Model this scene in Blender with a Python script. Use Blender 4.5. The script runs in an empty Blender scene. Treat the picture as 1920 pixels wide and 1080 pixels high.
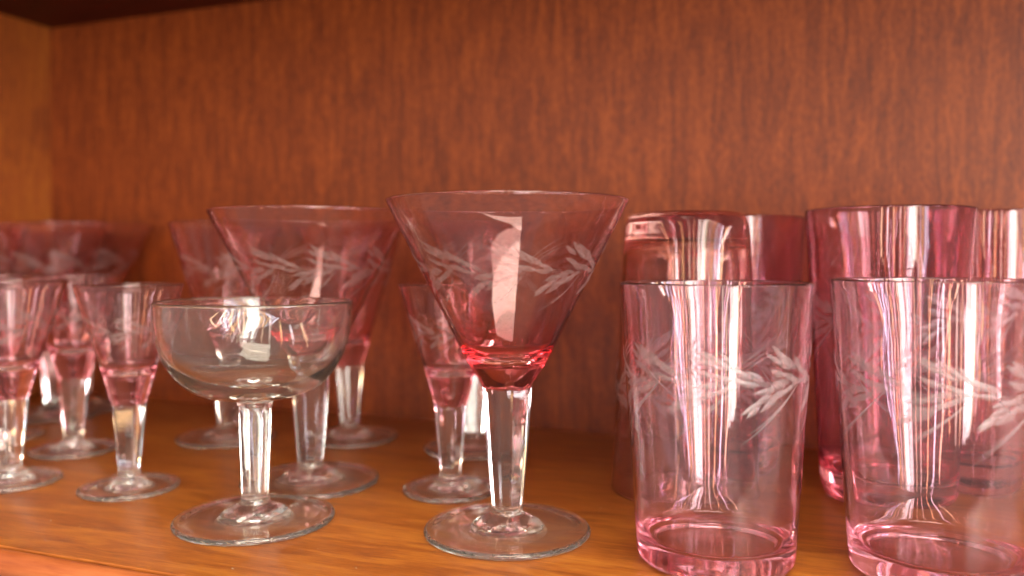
import bpy, bmesh, math, random
from mathutils import Vector

random.seed(7)
MM = 0.001
PI = math.pi
R = math.radians

# ------------------------------------------------------------------ camera
scene = bpy.context.scene
COL = scene.collection
F_PX, HORIZON, CAM_H = 1540.0, 487.0, 114.0
cam_data = bpy.data.cameras.new('camera')
cam_data.sensor_width = 36.0
cam_data.lens = 36.0 * F_PX / 1920.0
cam_data.shift_y = -(540.0 - HORIZON) / 1920.0
cam_data.clip_start = 0.01
cam_data.clip_end = 50.0
cam_data.dof.use_dof = True
cam_data.dof.focus_distance = 0.318
cam_data.dof.aperture_fstop = 5.0
cam = bpy.data.objects.new('camera', cam_data)
COL.objects.link(cam)
cam.location = (0, 0, CAM_H * MM)
cam.rotation_euler = (R(90), 0, 0)
scene.camera = cam

# ------------------------------------------------------------------ world: dim warm room
world = bpy.data.worlds.new('World')
scene.world = world
world.use_nodes = True
bg = world.node_tree.nodes['Background']
bg.inputs['Color'].default_value = (0.80, 0.72, 0.66, 1)
bg.inputs['Strength'].default_value = 0.47

# ------------------------------------------------------------------ window light and added stripe lamps behind the camera
def window_and_stripe_light(az, dist, width, height, zc, strength, color, name='window_and_stripe_light', el=None):
    """area lamp at azimuth az (degrees to the right of straight behind the camera), facing the shelf"""
    L = bpy.data.lights.new(name, 'AREA')
    L.shape = 'RECTANGLE'; L.size = width; L.size_y = height
    L.energy = strength * width * height
    L.color = color
    o = bpy.data.objects.new(name, L)
    COL.objects.link(o)
    a = R(az)
    p = Vector((math.sin(a) * dist, 0.35 - math.cos(a) * dist, zc))
    d = Vector((0, 0.35, zc)) - p
    if el is not None:                     # a lamp higher up looks down at the shelf
        c = Vector((0, 0.35, 0.1))
        p = c + Vector((math.sin(a) * math.cos(R(el)), -math.cos(a) * math.cos(R(el)), math.sin(R(el)))) * dist
        d = c - p
    o.location = p
    o.rotation_euler = d.to_track_quat('-Z', 'Z').to_euler()
    return o

WHITE = (1.0, 0.95, 0.86)
window_and_stripe_light(10, 1.35, 0.85, 0.46, 0, 40, (1.0, 0.90, 0.72), name='ceiling_light', el=58)
for az, wd, st, colr in [            # window panes, and coloured strips added to draw stripes in the glass
        (3.5, 0.045, 34, (1.0, 0.66, 0.42)),
        (10.4, 0.030, 60, (1.0, 0.80, 0.80)),
        (13.6, 0.110, 58, WHITE),
        (16.6, 0.012, 90, (1.0, 0.85, 0.78)),
        (19.0, 0.075, 62, (1.0, 0.98, 0.94)),
        (21.6, 0.105, 68, (1.0, 0.99, 0.90)),
        (24.6, 0.070, 60, (0.98, 1.0, 0.80)),
        (28.0, 0.030, 55, (1.0, 0.76, 0.52)),
        (33.5, 0.060, 40, (1.0, 0.74, 0.70)),
        (39.0, 0.045, 60, (1.0, 0.60, 0.28)),
        (46.0, 0.050, 65, (0.84, 0.88, 1.0)),
        (52.5, 0.050, 45, (0.90, 0.72, 0.95)),
        (58.5, 0.040, 150, (0.76, 0.84, 1.0)),
        (70.0, 0.050, 85, (1.0, 0.62, 0.34)),
        (82.0, 0.050, 95, (1.0, 0.82, 0.80)),
        (-5.0, 0.055, 36, (1.0, 0.80, 0.66)),
        (-18.0, 0.050, 60, (1.0, 0.60, 0.28)),
        (-31.0, 0.060, 70, (0.95, 0.86, 0.92)),
        (-48.0, 0.050, 75, (1.0, 0.66, 0.40))]:
    window_and_stripe_light(az, 2.2, wd, 2.3, 0.55, st, colr)

# ------------------------------------------------------------------ exposure, renderer
scene.view_settings.view_transform = 'Standard'
scene.view_settings.look = 'None'
scene.view_settings.exposure = 0.12
scene.view_settings.gamma = 1.0
cy = scene.cycles
cy.max_bounces = 28
cy.transmission_bounces = 26
cy.glossy_bounces = 12
cy.diffuse_bounces = 4
cy.transparent_max_bounces = 24
cy.caustics_reflective = True
cy.caustics_refractive = True
cy.blur_glossy = 0.3
cy.sample_clamp_indirect = 25.0
cy.sample_clamp_direct = 0.0
cy.use_denoising = True

# ------------------------------------------------------------------ materials
def nodes_of(name):
    m = bpy.data.materials.new(name)
    m.use_nodes = True
    nt = m.node_tree
    nt.nodes.clear()
    out = nt.nodes.new('ShaderNodeOutputMaterial')
    return m, nt, out

def wood(name, cols, axis, rough, coat=0.0, grain=(220, 16), fleck=(330, 110), blotch=(14, 4), amt=1.0, spec=0.5):
    """cols: dark, mid, light; axis: index of the grain direction in object space"""
    m, nt, out = nodes_of(name)
    N, Lk = nt.nodes, nt.links
    tc = N.new('ShaderNodeTexCoord')
    def mapped(cross, along, rotz=0.0):
        mp = N.new('ShaderNodeMapping')
        s = [cross, cross, cross]; s[axis] = along
        mp.inputs['Scale'].default_value = s
        Lk.new(tc.outputs['Object'], mp.inputs['Vector'])
        return mp
    # slow warp so that the grain wanders
    w = N.new('ShaderNodeTexNoise'); w.inputs['Scale'].default_value = 7; w.inputs['Detail'].default_value = 2
    Lk.new(tc.outputs['Object'], w.inputs['Vector'])
    def noise(mp, detail, rough_, dist=0.0):
        n = N.new('ShaderNodeTexNoise')
        n.inputs['Scale'].default_value = 1.0
        n.inputs['Detail'].default_value = detail
        n.inputs['Roughness'].default_value = rough_
        n.inputs['Distortion'].default_value = dist
        add = N.new('ShaderNodeVectorMath'); add.operation = 'MULTIPLY_ADD'
        Lk.new(w.outputs['Color'], add.inputs[0]); add.inputs[1].default_value = (1.6, 1.6, 1.6)
        Lk.new(mp.outputs['Vector'], add.inputs[2])
        Lk.new(add.outputs[0], n.inputs['Vector'])
        return n
    g = noise(mapped(*grain), 5, 0.62, 0.4)
    f = noise(mapped(*fleck), 3, 0.55, 0.2)
    b = noise(mapped(*blotch), 3, 0.5, 0.8)
    def mul(a, k, c=None):
        x = N.new('ShaderNodeMath'); x.operation = 'MULTIPLY_ADD'
        Lk.new(a, x.inputs[0]); x.inputs[1].default_value = k
        if c is None: x.inputs[2].default_value = 0.0
        elif isinstance(c, float): x.inputs[2].default_value = c
        else: Lk.new(c, x.inputs[2])
        return x.outputs[0]
    s = mul(g.outputs['Fac'], 0.45)
    s = mul(f.outputs['Fac'], 0.35 * amt, s)
    s = mul(b.outputs['Fac'], 0.75, s)
    s = mul(s, 1.0, -0.275 + (1 - amt) * 0.17)
    ramp = N.new('ShaderNodeValToRGB')
    e = ramp.color_ramp.elements
    e[0].position = 0.30; e[0].color = (*cols[0], 1)
    e[1].position = 0.68; e[1].color = (*cols[2], 1)
    mid = e.new(0.50); mid.color = (*cols[1], 1)
    Lk.new(s, ramp.inputs['Fac'])
    p = N.new('ShaderNodeBsdfPrincipled')
    Lk.new(ramp.outputs['Color'], p.inputs['Base Color'])
    p.inputs['Specular IOR Level'].default_value = spec
    p.inputs['Coat Weight'].default_value = coat
    p.inputs['Coat Roughness'].default_value = 0.35
    rr = N.new('ShaderNodeMapRange')
    rr.inputs['To Min'].default_value = rough - 0.07; rr.inputs['To Max'].default_value = rough + 0.09
    Lk.new(g.outputs['Fac'], rr.inputs['Value']); Lk.new(rr.outputs['Result'], p.inputs['Roughness'])
    bp = N.new('ShaderNodeBump'); bp.inputs['Strength'].default_value = 0.25; bp.inputs['Distance'].default_value = 0.0004
    Lk.new(g.outputs['Fac'], bp.inputs['Height']); Lk.new(bp.outputs['Normal'], p.inputs['Normal'])
    Lk.new(p.outputs['BSDF'], out.inputs['Surface'])
    return m

M_BACK = wood('reddish_veneer', [(0.095, 0.0165, 0.003), (0.160, 0.030, 0.004), (0.235, 0.049, 0.006)], 2, 0.46, 0.0, grain=(760, 170), fleck=(480, 240), blotch=(210, 26), amt=1.5, spec=0.32)
M_SIDE = wood('golden_brown_veneer', [(0.14, 0.026, 0.004), (0.25, 0.058, 0.005), (0.34, 0.10, 0.008)], 2, 0.5, 0.0, blotch=(9, 5))
M_SHELF = wood('orange_varnished_wood', [(0.22, 0.056, 0.009), (0.37, 0.108, 0.015), (0.48, 0.168, 0.023)], 0, 0.36, 0.15,
               grain=(900, 70), fleck=(1300, 160), blotch=(150, 22))
M_EDGE = wood('pale_red_edge_wood', [(0.22, 0.045, 0.012), (0.35, 0.085, 0.020), (0.45, 0.13, 0.035)], 0, 0.4, 0.0,
              grain=(420, 14), fleck=(500, 60), blotch=(40, 9))
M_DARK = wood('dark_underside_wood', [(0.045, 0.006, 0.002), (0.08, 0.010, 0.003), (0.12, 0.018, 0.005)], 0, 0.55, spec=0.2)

def glass(name, col, edge_col=None, z0=0, z1=1, dust=0.004):
    m, nt, out = nodes_of(name)
    N, Lk = nt.nodes, nt.links
    g = N.new('ShaderNodeBsdfGlass')
    g.inputs['IOR'].default_value = 1.5
    g.inputs['Roughness'].default_value = 0.0
    g.inputs['Color'].default_value = (*col, 1)
    tc = N.new('ShaderNodeTexCoord')
    if edge_col:                                   # the ruby dye is denser towards the base of the bowl
        sp = N.new('ShaderNodeSeparateXYZ'); Lk.new(tc.outputs['Object'], sp.inputs[0])
        mr = N.new('ShaderNodeMapRange'); mr.interpolation_type = 'SMOOTHSTEP'
        mr.inputs['From Min'].default_value = z0 * MM; mr.inputs['From Max'].default_value = z1 * MM
        Lk.new(sp.outputs['Z'], mr.inputs['Value'])
        mx = N.new('ShaderNodeMix'); mx.data_type = 'RGBA'
        Lk.new(mr.outputs['Result'], mx.inputs[0])
        mx.inputs[6].default_value = (*edge_col, 1); mx.inputs[7].default_value = (*col, 1)
        Lk.new(mx.outputs[2], g.inputs['Color'])
    # hand blown glass is never perfectly even
    mp = N.new('ShaderNodeMapping'); mp.inputs['Scale'].default_value = (1, 1, 0.06)
    Lk.new(tc.outputs['Object'], mp.inputs['Vector'])
    n = N.new('ShaderNodeTexNoise'); n.inputs['Scale'].default_value = 75; n.inputs['Detail'].default_value = 1.0
    Lk.new(mp.outputs['Vector'], n.inputs['Vector'])
    bp = N.new('ShaderNodeBump'); bp.inputs['Strength'].default_value = 0.055; bp.inputs['Distance'].default_value = 0.0002
    Lk.new(n.outputs['Fac'], bp.inputs['Height']); Lk.new(bp.outputs['Normal'], g.inputs['Normal'])
    # pale film of dust and wear, its diffuse white also standing in for bright edges
    df = N.new('ShaderNodeBsdfDiffuse'); df.inputs['Color'].default_value = (0.88, 0.86, 0.82, 1)
    dn = N.new('ShaderNodeTexNoise'); dn.inputs['Scale'].default_value = 260; dn.inputs['Detail'].default_value = 3
    Lk.new(tc.outputs['Object'], dn.inputs['Vector'])
    dm = N.new('ShaderNodeMapRange'); dm.inputs['From Min'].default_value = 0.3; dm.inputs['From Max'].default_value = 0.72
    dm.inputs['To Min'].default_value = dust * 0.6; dm.inputs['To Max'].default_value = dust * 1.6
    Lk.new(dn.outputs['Fac'], dm.inputs['Value'])
    ms = N.new('ShaderNodeMixShader')
    Lk.new(dm.outputs['Result'], ms.inputs[0]); Lk.new(g.outputs['BSDF'], ms.inputs[1]); Lk.new(df.outputs['BSDF'], ms.inputs[2])
    Lk.new(ms.outputs['Shader'], out.inputs['Surface'])
    return m

M_CLEAR = glass('clear_glass', (0.986, 0.988, 0.980), dust=0.009)
M_FOOT = glass('clear_foot_glass', (0.990, 0.992, 0.985), dust=0.021)  # stronger pale film stands in for light caught along the foot edges
PINK, DEEP = (0.978, 0.872, 0.878), (0.978, 0.66, 0.685)

def frosted(name, col, solid):
    m, nt, out = nodes_of(name)
    N, Lk = nt.nodes, nt.links
    d = N.new('ShaderNodeBsdfDiffuse'); d.inputs['Color'].default_value = (*col, 1)
    t = N.new('ShaderNodeBsdfTranslucent'); t.inputs['Color'].default_value = (*col, 1)
    a = N.new('ShaderNodeMixShader'); a.inputs[0].default_value = 0.45
    Lk.new(d.outputs[0], a.inputs[1]); Lk.new(t.outputs[0], a.inputs[2])
    gl = N.new('ShaderNodeBsdfGlossy'); gl.inputs['Roughness'].default_value = 0.38; gl.inputs['Color'].default_value = (0.9, 0.9, 0.9, 1)
    b = N.new('ShaderNodeMixShader'); b.inputs[0].default_value = 0.22
    Lk.new(a.outputs[0], b.inputs[1]); Lk.new(gl.outputs[0], b.inputs[2])
    tr = N.new('ShaderNodeBsdfTransparent'); tr.inputs['Color'].default_value = (0.97, 0.88, 0.89, 1)
    tc = N.new('ShaderNodeTexCoord')
    n = N.new('ShaderNodeTexNoise'); n.inputs['Scale'].default_value = 900; n.inputs['Detail'].default_value = 2
    Lk.new(tc.outputs['Object'], n.inputs['Vector'])
    mr = N.new('ShaderNodeMapRange')
    mr.inputs['From Min'].default_value = 0.3; mr.inputs['From Max'].default_value = 0.7
    mr.inputs['To Min'].default_value = max(0, solid - 0.04); mr.inputs['To Max'].default_value = min(1, solid + 0.04)
    Lk.new(n.outputs['Fac'], mr.inputs['Value'])
    c = N.new('ShaderNodeMixShader')
    Lk.new(mr.outputs['Result'], c.inputs[0]); Lk.new(tr.outputs[0], c.inputs[1]); Lk.new(b.outputs[0], c.inputs[2])
    Lk.new(c.outputs[0], out.inputs['Surface'])
    return m

M_CUT = frosted('wheel_cut_frosted_glass', (0.70, 0.62, 0.62), 0.25)
M_CUT_SOFT = frosted('wheel_cut_ruby_glass', (0.68, 0.52, 0.48), 0.20)
M_LINE_SOFT = frosted('engraved_line_ruby_glass', (0.74, 0.56, 0.52), 0.30)
M_LINE = frosted('engraved_line_glass', (0.76, 0.66, 0.66), 0.38)

# ------------------------------------------------------------------ setting: the cabinet
SL = -0.368                       # the back panel runs away to the left of the camera
UX = Vector((1, SL, 0)).normalized()
YAW = math.atan2(UX.y, UX.x)
CORNER = Vector((-397, 707, 0)) * MM

def box_bm(bm, x0, x1, y0, y1, z0, z1):
    v = [bm.verts.new(Vector(p) * MM) for p in
         [(x0, y0, z0), (x1, y0, z0), (x1, y1, z0), (x0, y1, z0), (x0, y0, z1), (x1, y0, z1), (x1, y1, z1), (x0, y1, z1)]]
    for f in [(0, 3, 2, 1), (4, 5, 6, 7), (0, 1, 5, 4), (1, 2, 6, 5), (2, 3, 7, 6), (3, 0, 4, 7)]:
        bm.faces.new([v[i] for i in f])

def link_mesh(name, bm, mat, parent=None, smooth=None):
    me = bpy.data.meshes.new(name)
    bm.normal_update()
    if smooth is not None:
        for f in bm.faces: f.smooth = True
        for e in bm.edges:
            if len(e.link_faces) == 2 and e.calc_face_angle(0) > R(smooth): e.smooth = False
    bm.to_mesh(me); bm.free()
    me.materials.append(mat)
    o = bpy.data.objects.new(name, me)
    COL.objects.link(o)
    if parent: o.parent = parent
    return o

def board(name, mat, x0, x1, y0, y1, z0, z1, bevel=0.0, kind='structure'):
    """box in cabinet axes: x along the back panel from the left corner, y towards the room (negative), z up"""
    bm = bmesh.new()
    box_bm(bm, x0, x1, y0, y1, z0, z1)
    if bevel:
        bmesh.ops.bevel(bm, geom=list(bm.edges), offset=bevel * MM, segments=3, affect='EDGES', profile=0.5)
    o = link_mesh(name, bm, mat, smooth=30)
    o.location = CORNER
    o.rotation_euler = (0, 0, YAW)
    if kind: o['kind'] = kind
    return o

DEPTH = 289.0                     # from the back panel to the groove along the shelf front
TOPZ = 313.0
back = board('back_panel', M_BACK, -20, 1500, 0, 12, -30, 420)
side = board('side_panel', M_SIDE, -20, 0, -DEPTH - 6, -0.05, -30, 420)
shelf = board('shelf', M_SHELF, 0.05, 1500, -DEPTH, -0.05, -14, 0, bevel=0.5)
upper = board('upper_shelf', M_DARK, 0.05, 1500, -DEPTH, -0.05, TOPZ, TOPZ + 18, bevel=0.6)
# rounded nosing in front of the shelf
bm = bmesh.new()
prof = []
for k in range(13):
    a = R(90 + k * 15)
    prof.append((-DEPTH - 1.4 + 5.4 * math.cos(a) * 0.9, -6.0 + 5.4 * math.sin(a)))
prof = [(-DEPTH - 0.35, -1.1)] + prof + [(-DEPTH - 0.35, -11.4)]
rows = []
NX = 60
for i in range(NX + 1):
    x = 1500.0 * i / NX
    rows.append([bm.verts.new(Vector((x, p[0], p[1])) * MM) for p in prof])
for i in range(NX):
    for j in range(len(prof)):
        j2 = (j + 1) % len(prof)
        bm.faces.new([rows[i][j], rows[i][j2], rows[i + 1][j2], rows[i + 1][j]])
bm.faces.new(rows[0][::-1]); bm.faces.new(rows[-1])
bmesh.ops.recalc_face_normals(bm, faces=list(bm.faces))
nose = link_mesh('edge_strip', bm, M_EDGE, smooth=40)
nose.parent = shelf
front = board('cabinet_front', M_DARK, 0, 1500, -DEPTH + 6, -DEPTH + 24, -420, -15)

# ------------------------------------------------------------------ glass shapes
SEG = 128

def catmull(pts, n=4):
    """smooth polyline through (r, z, facet) points; a point flagged with a 4th value True stays a corner"""
    out = []
    P = [tuple(p[:3]) if len(p) >= 3 else (p[0], p[1], 0.0) for p in pts]
    C = [len(p) > 3 and p[3] for p in pts]
    for i in range(len(P) - 1):
        p1, p2 = P[i], P[i + 1]
        p0 = P[i - 1] if i > 0 and not C[i] else tuple(2 * a - b for a, b in zip(p1, p2))
        p3 = P[i + 2] if i + 2 < len(P) and not C[i + 1] else tuple(2 * b - a for a, b in zip(p1, p2))
        # centripetal-like tension by chord length
        d01 = max(1e-6, math.dist(p0[:2], p1[:2])); d12 = max(1e-6, math.dist(p1[:2], p2[:2])); d23 = max(1e-6, math.dist(p2[:2], p3[:2]))
        for k in range(n):
            t = k / n
            m1 = [(b - a) * d12 / (d01 + d12) * 1.0 + (c - b) * d01 / (d01 + d12) for a, b, c in zip(p0, p1, p2)]
            m2 = [(c - b) * d23 / (d12 + d23) + (d - c) * d12 / (d12 + d23) * 1.0 for b, c, d in zip(p1, p2, p3)]
            m1 = [x * min(1.0, 1.0) for x in m1]
            h00 = 2 * t**3 - 3 * t**2 + 1; h10 = t**3 - 2 * t**2 + t
            h01 = -2 * t**3 + 3 * t**2; h11 = t**3 - t**2
            m1 = [((b - a) / d01 * d12 + (c - b)) / 2 if True else 0 for a, b, c in zip(p0, p1, p2)]
            m2 = [((c - b) + (d - c) / d23 * d12) / 2 for b, c, d in zip(p1, p2, p3)]
            out.append(tuple(h00 * a + h10 * b + h01 * c + h11 * d for a, b, c, d in zip(p1, m1, p2, m2)))
    out.append(P[-1])
    return [(max(0.0, a), b, min(1, max(0, c))) for a, b, c in out]

def facet_t(i, nf):
    per = SEG // nf
    return ((i % per) / per) * 2 - 1

def lathe(profile, nf=8, scallop=None):
    """profile: list of (r, z, facet 0..1); scallop: dict ring index -> depth in mm"""
    bm = bmesh.new()
    rings = []
    for q, (r, z, fc) in enumerate(profile):
        if r < 1e-4:
            rings.append([bm.verts.new((0, 0, z * MM))])
            continue
        ring = []
        for i in range(SEG):
            th = 2 * PI * i / SEG
            t = facet_t(i, nf)
            poly = r / math.cos(t * PI / nf) * 1.0
            rr = r * (1 - fc) + poly * fc
            zz = z
            if scallop and q in scallop:
                zz = z - scallop[q] * (1 - t * t)
            ring.append(bm.verts.new((rr * MM * math.cos(th), rr * MM * math.sin(th), zz * MM)))
        rings.append(ring)
    for a, b in zip(rings[:-1], rings[1:]):
        if len(a) == 1 and len(b) == 1: continue
        for i in range(SEG):
            j = (i + 1) % SEG
            if len(a) == 1: bm.faces.new([a[0], b[j], b[i]])
            elif len(b) == 1: bm.faces.new([a[i], a[j], b[0]])
            else: bm.faces.new([a[i], a[j], b[j], b[i]])
    return bm

def outer_radius(profile):
    """radius of the outer wall as a function of height"""
    pts = sorted([(z, r) for r, z, f in profile])
    def fn(z):
        if z <= pts[0][0]: return pts[0][1]
        for (z0, r0), (z1, r1) in zip(pts[:-1], pts[1:]):
            if z0 <= z <= z1:
                return r0 + (r1 - r0) * (z - z0) / max(1e-6, z1 - z0)
        return pts[-1][1]
    return fn

UPPER = [(-9.7, 5.4, 142, 10, 2.3), (-4.7, 3.3, 144, 11.3, 2.5), (-1.3, 2.1, 138, 10, 2.3), (2.8, 0.4, 148, 9.4, 2.2),
         (-10.5, 1.3, 161, 9, 2.1), (-5, -0.8, 160, 9, 2.2), (0, -1.2, 164, 8.5, 2.1), (-7.5, 3.6, 152, 8.5, 1.9), (6.5, -0.6, 152, 8.5, 2.0), (5.5, -1.8, 170, 8.0, 1.9), (-13, 5.4, 148, 7, 1.8)]
LOWER = [(7, -7.5, 208, 9, 2.3), (13.2, -5.8, 211, 9, 2.5), (19.5, -2.9, 210, 8.2, 2.1), (11, -3.7, 188, 8.3, 2.4),
         (15, -2.7, 184, 8, 2.2), (18, -1.7, 180, 7.5, 2.0), (10.3, -5.6, 199, 8, 2.0), (23, -1.2, 206, 8, 2.0), (16.5, -4.2, 198, 8, 2.0), (5, -9.2, 214, 6.5, 1.8)]

def wreath(rad, zc, k, count, phase=0.0, bend=2.0, seed=1, strand=1.0):
    """wheel cut laurel wreath round the glass; returns two bmeshes (leaves, fine lines)"""
    rnd = random.Random(seed)
    leaves, lines = bmesh.new(), bmesh.new()
    r_mid = rad(zc)
    slope = (rad(zc + 5) - rad(zc - 5)) / 10
    cs = 1 / math.sqrt(1 + slope * slope)
    def P(u, v, th0, lift):
        z = zc + v * k * cs
        r = rad(z)
        th = th0 + u * k / r_mid
        nr, nz = cs, -slope * cs
        return ((r + lift * nr) * MM * math.cos(th), (r + lift * nr) * MM * math.sin(th), (z + lift * nz) * MM)
    for m in range(count):
        th0 = phase + 2 * PI * m / count + rnd.uniform(-0.02, 0.02)
        dv = rnd.uniform(-0.5, 0.5)
        for n_, (u, v, ang, ln, wd) in enumerate(UPPER + LOWER):
            ang += rnd.uniform(-4, 4); ln *= rnd.uniform(0.85, 1.12); wd *= rnd.uniform(0.95, 1.28)
            u += rnd.uniform(-.5, .5); v += dv + rnd.uniform(-.3, .3)
            lift = 0.04 + 0.012 * (n_ % 5)
            a = R(ang); ca, sa = math.cos(a), math.sin(a)
            NS = 7
            left, mid, right = [], [], []
            for s in range(NS + 1):
                t = s / NS
                w = wd * 0.5 * (math.sin(PI * t ** 0.8) ** 0.95 if 0 < s < NS else 0.0)
                x = ln * t; c = 0.5 * math.sin(PI * t) * (1 if n_ < len(UPPER) else -1)
                def q(off, lf):
                    return P(u + ca * x - sa * (off + c * .4), v + sa * x + ca * (off + c * .4), th0, lf)
                mid.append(leaves.verts.new(q(0, lift + (0.15 * math.sin(PI * t)))))
                if 0 < s < NS:
                    left.append(leaves.verts.new(q(w, lift))); right.append(leaves.verts.new(q(-w, lift)))
                else:
                    left.append(mid[-1]); right.append(mid[-1])
            for s in range(NS):
                for A, B in ((mid, left), (right, mid)):
                    f = []
                    for vv in (A[s], A[s + 1], B[s + 1], B[s]):
                        if vv not in f: f.append(vv)
                    if len(f) > 2: leaves.faces.new(f)
        def line(u0, v0, u1, v1, bnd, w=0.20, n=14):
            dx, dy = u1 - u0, v1 - v0; L = math.hypot(dx, dy); nx, ny = -dy / L, dx / L
            prev = None
            for s in range(n + 1):
                t = s / n
                b = bnd * 4 * t * (1 - t)
                x, y = u0 + dx * t + nx * b, v0 + dy * t + ny * b
                ww = w * (0.35 + 0.65 * math.sin(PI * min(1, max(0.02, t))))
                c = (lines.verts.new(P(x + nx * ww / 2, y + ny * ww / 2, th0, 0.032)), lines.verts.new(P(x - nx * ww / 2, y - ny * ww / 2, th0, 0.032)))
                if prev: lines.faces.new([prev[0], prev[1], c[1], c[0]])
                prev = c
        for j in range(4):
            o = j * 1.25
            line(24 - o * .6, -1.2 - o * .5, (24 - 25 * strand) + o * 1.1 + rnd.uniform(-1, 1), -1.7 - (21 - o * 1.5) * strand, bend + rnd.uniform(-.3, .3))
        for j in range(3):
            line(2.5, 0.6 - j * .5, 11 + j * .6, -2.2 - j * .9 + 1.2, -0.7)
            line(-3 + j * 1.3, 4 - j * .4, 7 + j * 1.4 + rnd.uniform(-1, 1), 12.5 - j * 1.6, 0.4, w=0.14)
    return leaves, lines

def tag(o, label=None, cat=None, group=None):
    if label: o['label'] = label
    if cat: o['category'] = cat
    if group: o['group'] = group

def foot_profile(k, R_foot, ap, zs):
    """from the stem end (ap, zs) down and out over the foot and back along its hollow underside"""
    f = R_foot / 35.0
    c = [(ap, zs, 1.0, True), (ap + 0.5, zs - 0.5, 0.5), (ap + 0.7, zs - 1.3, 0.0), (ap + 0.9, zs - 2.0, 0), (ap + 2.6, zs - 2.9, 0), (11.2 * f, 6.3 * f, 0), (13.0 * f, 5.2 * f, 0),
         (14.2 * f, 4.3 * f, 0), (16.5 * f, 3.7 * f, 0), (22 * f, 3.1 * f, 0), (28 * f, 2.65 * f, 0), (R_foot - 2.6, 2.75, 0), (R_foot - 1.0, 2.65, 0), (R_foot - 0.25, 2.0, 0),
         (R_foot, 1.35, 0), (R_foot - 0.3, 0.65, 0), (R_foot - 1.1, 0.12, 0), (R_foot - 2.2, 0.0, 0), (R_foot - 4.5, 0.25, 0), (24 * f, 0.7, 0), (14 * f, 1.2, 0), (6 * f, 1.5, 0), (0, 1.6, 0)]
    return catmull(c, 3)

def goblet(name, outer, inner, stem, R_foot, tint, wr=None, joint=0.6):
    """outer: bowl outside from joint to rim; inner: rim to centre; stem: joint to foot"""
    root = bpy.data.objects.new(name, None); root.empty_display_size = 0.02
    COL.objects.link(root)
    po = catmull(outer, 4); pi = catmull(inner, 4)
    prof = po + pi[1:]
    bm = lathe(prof, scallop={0: joint, 1: joint * .5})
    link_mesh('bowl', bm, tint, root, smooth=28)
    st = catmull(stem, 4)[::-1]                      # foot end .. joint (upwards keeps normals outwards)
    bm = lathe(st, scallop={len(st) - 1: joint})
    link_mesh('stem', bm, M_CLEAR, root, smooth=22)
    fp = foot_profile(1, R_foot, st[0][0], st[0][1])[::-1]
    bm = lathe(fp)
    link_mesh('foot', bm, M_FOOT, root, smooth=28)
    if wr:
        a, b = wreath(outer_radius(po), **wr)
        link_mesh('engraved_leaves', a, M_CUT_SOFT, root)
        link_mesh('engraved_lines', b, M_LINE_SOFT, root)
    return root

G_MART = glass('ruby_glass_large', PINK, DEEP, 68, 98)
G_MED = glass('ruby_glass_medium', PINK, (0.98, 0.75, 0.78), 50, 96)
G_SMALL = glass('ruby_glass_small', (0.978, 0.89, 0.90), (0.985, 0.81, 0.84), 44, 88)
G_TUMB = glass('pink_glass_short', (0.988, 0.925, 0.945), (0.98, 0.80, 0.85), 1, 16)
G_TALL = glass('ruby_glass_tall', (0.935, 0.785, 0.815), (0.95, 0.72, 0.75), 2, 30)
G_AMBER = glass('pale_rose_glass', (0.97, 0.88, 0.855), (0.975, 0.84, 0.81), 2, 30)

martini = goblet('martini_glass',
    [(9.8, 61, 1.0, True), (10.8, 62.5, 0.3), (12.5, 64.9, 0.0), (15.1, 68.8), (18.7, 75.3), (25.5, 88.7), (36.6, 110.5), (50.3, 137.5, 0, True), (50.6, 138.1), (50.5, 138.55), (50.0, 138.75, 0, True)],
    [(50.0, 138.75, 0, True), (49.5, 138.4), (49.3, 137.6), (35.2, 110.6), (24.9, 90.6), (20.9, 83.3), (17.6, 77.8), (14.4, 74.4), (10.0, 72.6), (5.0, 71.9), (0, 71.7)],
    [(9.8, 61, 1.0, True), (9.0, 50, 1.0), (7.5, 30, 1.0), (6.2, 14, 1.0), (5.9, 10.6, 1.0)],
    35, G_MART, dict(zc=111, k=1.0, count=8, phase=0.2, bend=3.2, seed=3, strand=0.85))
medium = goblet('wine_glass',
    [(8.2, 48, 1.0, True), (9.3, 50.5, 0.3), (10.4, 54, 0.0), (13.0, 64), (17.0, 78), (26.0, 108), (34.6, 136.4, 0, True), (34.9, 137), (34.8, 137.4), (34.3, 137.6, 0, True)],
    [(34.3, 137.6, 0, True), (33.8, 137.2), (33.5, 136.4), (25.0, 108), (16.8, 80.5), (14.4, 72), (12.4, 66.0), (9.6, 62.2), (5.0, 61.0), (0, 60.8)],
    [(8.2, 48, 1.0, True), (7.6, 40, 1.0), (6.4, 24, 1.0), (5.5, 13, 1.0), (5.3, 10, 1.0)],
    30.5, G_MED, dict(zc=109, k=0.95, count=6, phase=0.5, bend=2.0, seed=5, strand=0.8))
small = goblet('cordial_glass',
    [(7.5, 43, 1.0, True), (8.5, 45, 0.3), (9.6, 49, 0.0), (12.9, 60), (17.0, 73.5), (20.8, 85.5), (25.4, 101, 0, True), (25.7, 101.5), (25.6, 101.9), (25.1, 102.1, 0, True)],
    [(25.1, 102.1, 0, True), (24.7, 101.7), (24.4, 101), (19.6, 85), (15.4, 72), (13.3, 65.5), (11.2, 60.6), (8.4, 58.2), (4.2, 57.3), (0, 57.2)],
    [(7.5, 43, 1.0, True), (6.9, 36, 1.0), (5.7, 22, 1.0), (4.8, 11.5, 1.0), (4.7, 9, 1.0)],
    23.6, G_SMALL, dict(zc=80, k=0.72, count=6, phase=0.1, bend=2.0, seed=9, strand=0.7))
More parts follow.
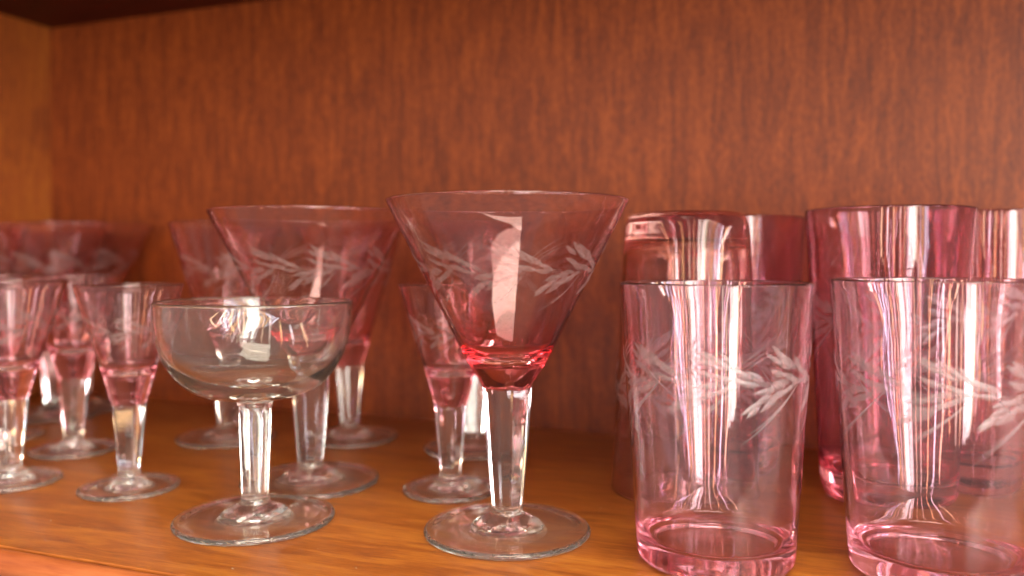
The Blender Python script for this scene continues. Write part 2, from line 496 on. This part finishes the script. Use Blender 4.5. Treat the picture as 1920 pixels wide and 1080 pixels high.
coupe = goblet('coupe_glass',
    [(8.2, 53.4, 0.0, True), (14.0, 54.0), (20.5, 55.5), (26.2, 58.0), (31.2, 62), (35.2, 67.0), (38.2, 72.6), (40.3, 79.5), (41.5, 87), (41.9, 94.0, 0), (42.1, 95.2), (41.9, 96.0), (41.3, 96.3, 0, True)],
    [(41.3, 96.3, 0, True), (40.6, 95.9), (40.3, 94.9), (40.1, 87), (38.8, 79.8), (36.6, 73.3), (33.2, 68.0), (28.6, 63.6), (22.5, 60.4), (14, 59.0), (6, 58.6), (0, 58.5)],
    [(8.2, 53.4, 0.0, True), (7.6, 52.0, 0.0), (7.1, 50, 0.5), (6.8, 44, 0.8), (6.3, 30, 0.8), (5.7, 14, 0.8), (5.6, 10.4, 0.8)],
    34.2, M_CLEAR, joint=0.0)

def tumbler(name, H, R_rim, R_base, floor, tint, wr, q=0.9):
    root = bpy.data.objects.new(name, None); root.empty_display_size = 0.02
    COL.objects.link(root)
    def rr(z): return R_base + (R_rim - R_base) * (z - 8) / (H - 8)
    outer = [(0, 1.3), (12, 1.2), (R_base - 7.5 * q, 0.8), (R_base - 5.2 * q, 0.12), (R_base - 3.2 * q, 0.4 * q), (R_base - 1.3 * q, 1.9 * q), (R_base - 0.45 * q, 4.0 * q), (rr(9) - 0.12, 9), (rr(20), 20), (rr(H * .5), H * .5), (rr(H - .6), H - .6, 0, True), (R_rim, H - 0.1), (R_rim - 0.3, H + .25), (R_rim - 0.7, H + .35, 0, True)]
    w = 1.35
    inner = [(R_rim - 0.7, H + .35, 0, True), (R_rim - 1.15, H), (R_rim - w, H - .7), (rr(H * .5) - w, H * .5), (rr(floor + 18) - w - .1, floor + 18), (rr(floor + 8) - w - .12, floor + 8), (rr(floor) - w - .3, floor + 4.4), (rr(floor) - w - 1.1, floor + 2.1), (rr(floor) - w - 2.8, floor + 0.75), (rr(floor) - w - 5.5, floor + .25), (0, floor)]
    po = catmull(outer, 4); pi = catmull(inner, 4)
    link_mesh('body', lathe(po + pi[1:]), tint, root, smooth=35)
    a, b = wreath(lambda z: rr(z), **wr)
    link_mesh('engraved_leaves', a, M_CUT, root)
    link_mesh('engraved_lines', b, M_LINE, root)
    return root

short_t = tumbler('short_tumbler', 105.4, 36.0, 29.6, 8.4, G_TUMB, dict(zc=73, k=1.0, count=8, phase=0.0, bend=0.6, seed=11))
short_t2 = tumbler('short_tumbler', 106.3, 36.4, 30.3, 8.6, G_TUMB, dict(zc=70.5, k=1.02, count=8, phase=0.35, bend=0.9, seed=29))
tall_t = tumbler('tall_tumbler', 137, 37.4, 30.5, 13.0, G_TALL, dict(zc=86, k=1.0, count=8, phase=0.3, bend=0.6, seed=13), q=1.35)

used = set()
def place(proto, px, Z, rot, label, cat, group, scale=1.0, flip=None, mat=None):
    """set the thing (first time) or a copy of it on the shelf, px = photo column of its axis, Z = distance in mm"""
    if proto.name not in used:
        used.add(proto.name); o = proto
    else:
        o = proto.copy(); COL.objects.link(o)
        for ch in proto.children:
            c = ch.copy(); COL.objects.link(c); c.parent = o
    x = (px - 960.0) / F_PX * Z
    o.location = (x * MM, Z * MM, 0.00003)
    o.rotation_euler = (0, 0, R(rot))
    j = random.uniform
    o.scale = (scale * j(.992, 1.008), scale * j(.992, 1.008), scale * j(.996, 1.004))   # hand made: no two quite alike
    if flip:
        o.rotation_euler = (R(180), 0, R(rot))
        o.location.z = flip * MM
    if mat:
        for ch in o.children:
            if ch.name.startswith('body'):
                ch.material_slots[0].link = 'OBJECT'; ch.material_slots[0].material = mat
    tag(o, label, cat, group)
    return o

GM, GW, GS = 'engraved pink martini glasses', 'engraved pink wine glasses', 'small engraved pink cordial glasses'
place(martini, 951, 344, 8, 'large pink martini glass in sharp focus at the centre, with clear faceted stem', 'martini glass', GM)
place(martini, 582, 421, 30, 'pink martini glass standing directly behind the clear coupe glass', 'martini glass', GM)
place(martini, 152, 634, 12, 'blurred dark red martini glass farthest back in the left corner of the shelf', 'martini glass', GM, scale=1.02)
place(medium, 655, 524, 20, 'pink wine glass whose stem shows just right of the martini glass behind the coupe', 'wine glass', GW)
place(medium, 425, 524, -12, 'pink wine glass behind the left rim of the clear coupe glass', 'wine glass', GW)
place(medium, 890, 494, 33, 'pink wine glass hidden behind the bowl of the large central martini glass', 'wine glass', GW)
place(medium, 100, 598, 5, 'blurred pink wine glass in front of the farthest martini glass at the left', 'wine glass', GW, scale=1.01)
place(medium, -55, 575, 40, 'pink wine glass cut off by the left edge, only its rim showing', 'wine glass', GW)
place(small, 242, 408, 10, 'small pink cordial glass standing alone just left of the clear coupe glass', 'cordial glass', GS)
place(small, 845, 405, 52, 'small pink cordial glass half behind the left side of the central martini glass', 'cordial glass', GS)
place(small, 138, 489, 25, 'small pink cordial glass between and behind the two cordial glasses at the left front', 'cordial glass', GS, scale=1.03)
place(small, 20, 420, -20, 'small pink cordial glass cut by the left edge, nearest one at that edge', 'cordial glass', GS, scale=1.015)
place(small, 2, 526, 33, 'small pink cordial glass mostly hidden behind the one at the left edge', 'cordial glass', GS, scale=1.03)
place(coupe, 478, 359, 0, 'plain clear coupe glass with wide rounded bowl and clear stem, the only uncoloured glass', 'coupe glass', None)
GT, GH = 'short engraved pink tumblers at the front', 'tall engraved ruby tumblers at the back'
place(short_t, 1340, 313, -86, 'short pale pink tumbler with engraved leaf band, front row, right of the central martini glass', 'tumbler', GT)
place(short_t2, 1756, 299, -70, 'short pale pink tumbler with engraved leaf band at the right edge of the front row', 'tumbler', GT)
place(tall_t, 1665, 392, 15, 'tall ruby tumbler standing upright behind the gap between the two front tumblers', 'tumbler', GH)
place(tall_t, 1848, 418, 40, 'tall ruby tumbler cut by the right edge, behind the rightmost front tumbler', 'tumbler', GH)
place(tall_t, 1378, 455, 70, 'tall ruby tumbler standing upright behind the upside-down tumbler', 'tumbler', GH)
place(tall_t, 1287, 410, 20, 'tall ruby tumbler turned upside down with its thick base on top', 'tumbler', GH, flip=137.4, mat=G_AMBER)

# ------------------------------------------------------------------ a little dust and lint on the shelf
rnd = random.Random(4)
M_DUST, nt_, out_ = nodes_of('pale_dust')
d_ = nt_.nodes.new('ShaderNodeBsdfDiffuse'); d_.inputs['Color'].default_value = (0.6, 0.52, 0.42, 1)
nt_.links.new(d_.outputs[0], out_.inputs['Surface'])
bm = bmesh.new()
for k in range(110):
    x, y = rnd.uniform(60, 900), rnd.uniform(-DEPTH + 4, -20)
    s_ = rnd.uniform(0.10, 0.28) * (2.0 if k % 23 == 0 else 1.0)
    a, el = rnd.uniform(0, PI), rnd.uniform(1, 3)
    ca, sa = math.cos(a), math.sin(a)
    ring = [bm.verts.new(Vector((x + ca * el * s_ * u - sa * s_ * v, y + sa * el * s_ * u + ca * s_ * v, 0.02)) * MM)
            for u, v in ((1, 0), (0.2, 0.6), (-1, 0.2), (-0.3, -0.5))]
    top = bm.verts.new(Vector((x, y, s_ * 0.8)) * MM)
    bm.faces.new(ring[::-1])
    for q in range(4): bm.faces.new([ring[q], ring[(q + 1) % 4], top])
dust = link_mesh('dust_specks', bm, M_DUST)
dust.location = CORNER; dust.rotation_euler = (0, 0, YAW)
tag(dust, 'scattered pale dust and lint specks lying on the wooden shelf', 'dust')
dust['kind'] = 'stuff'
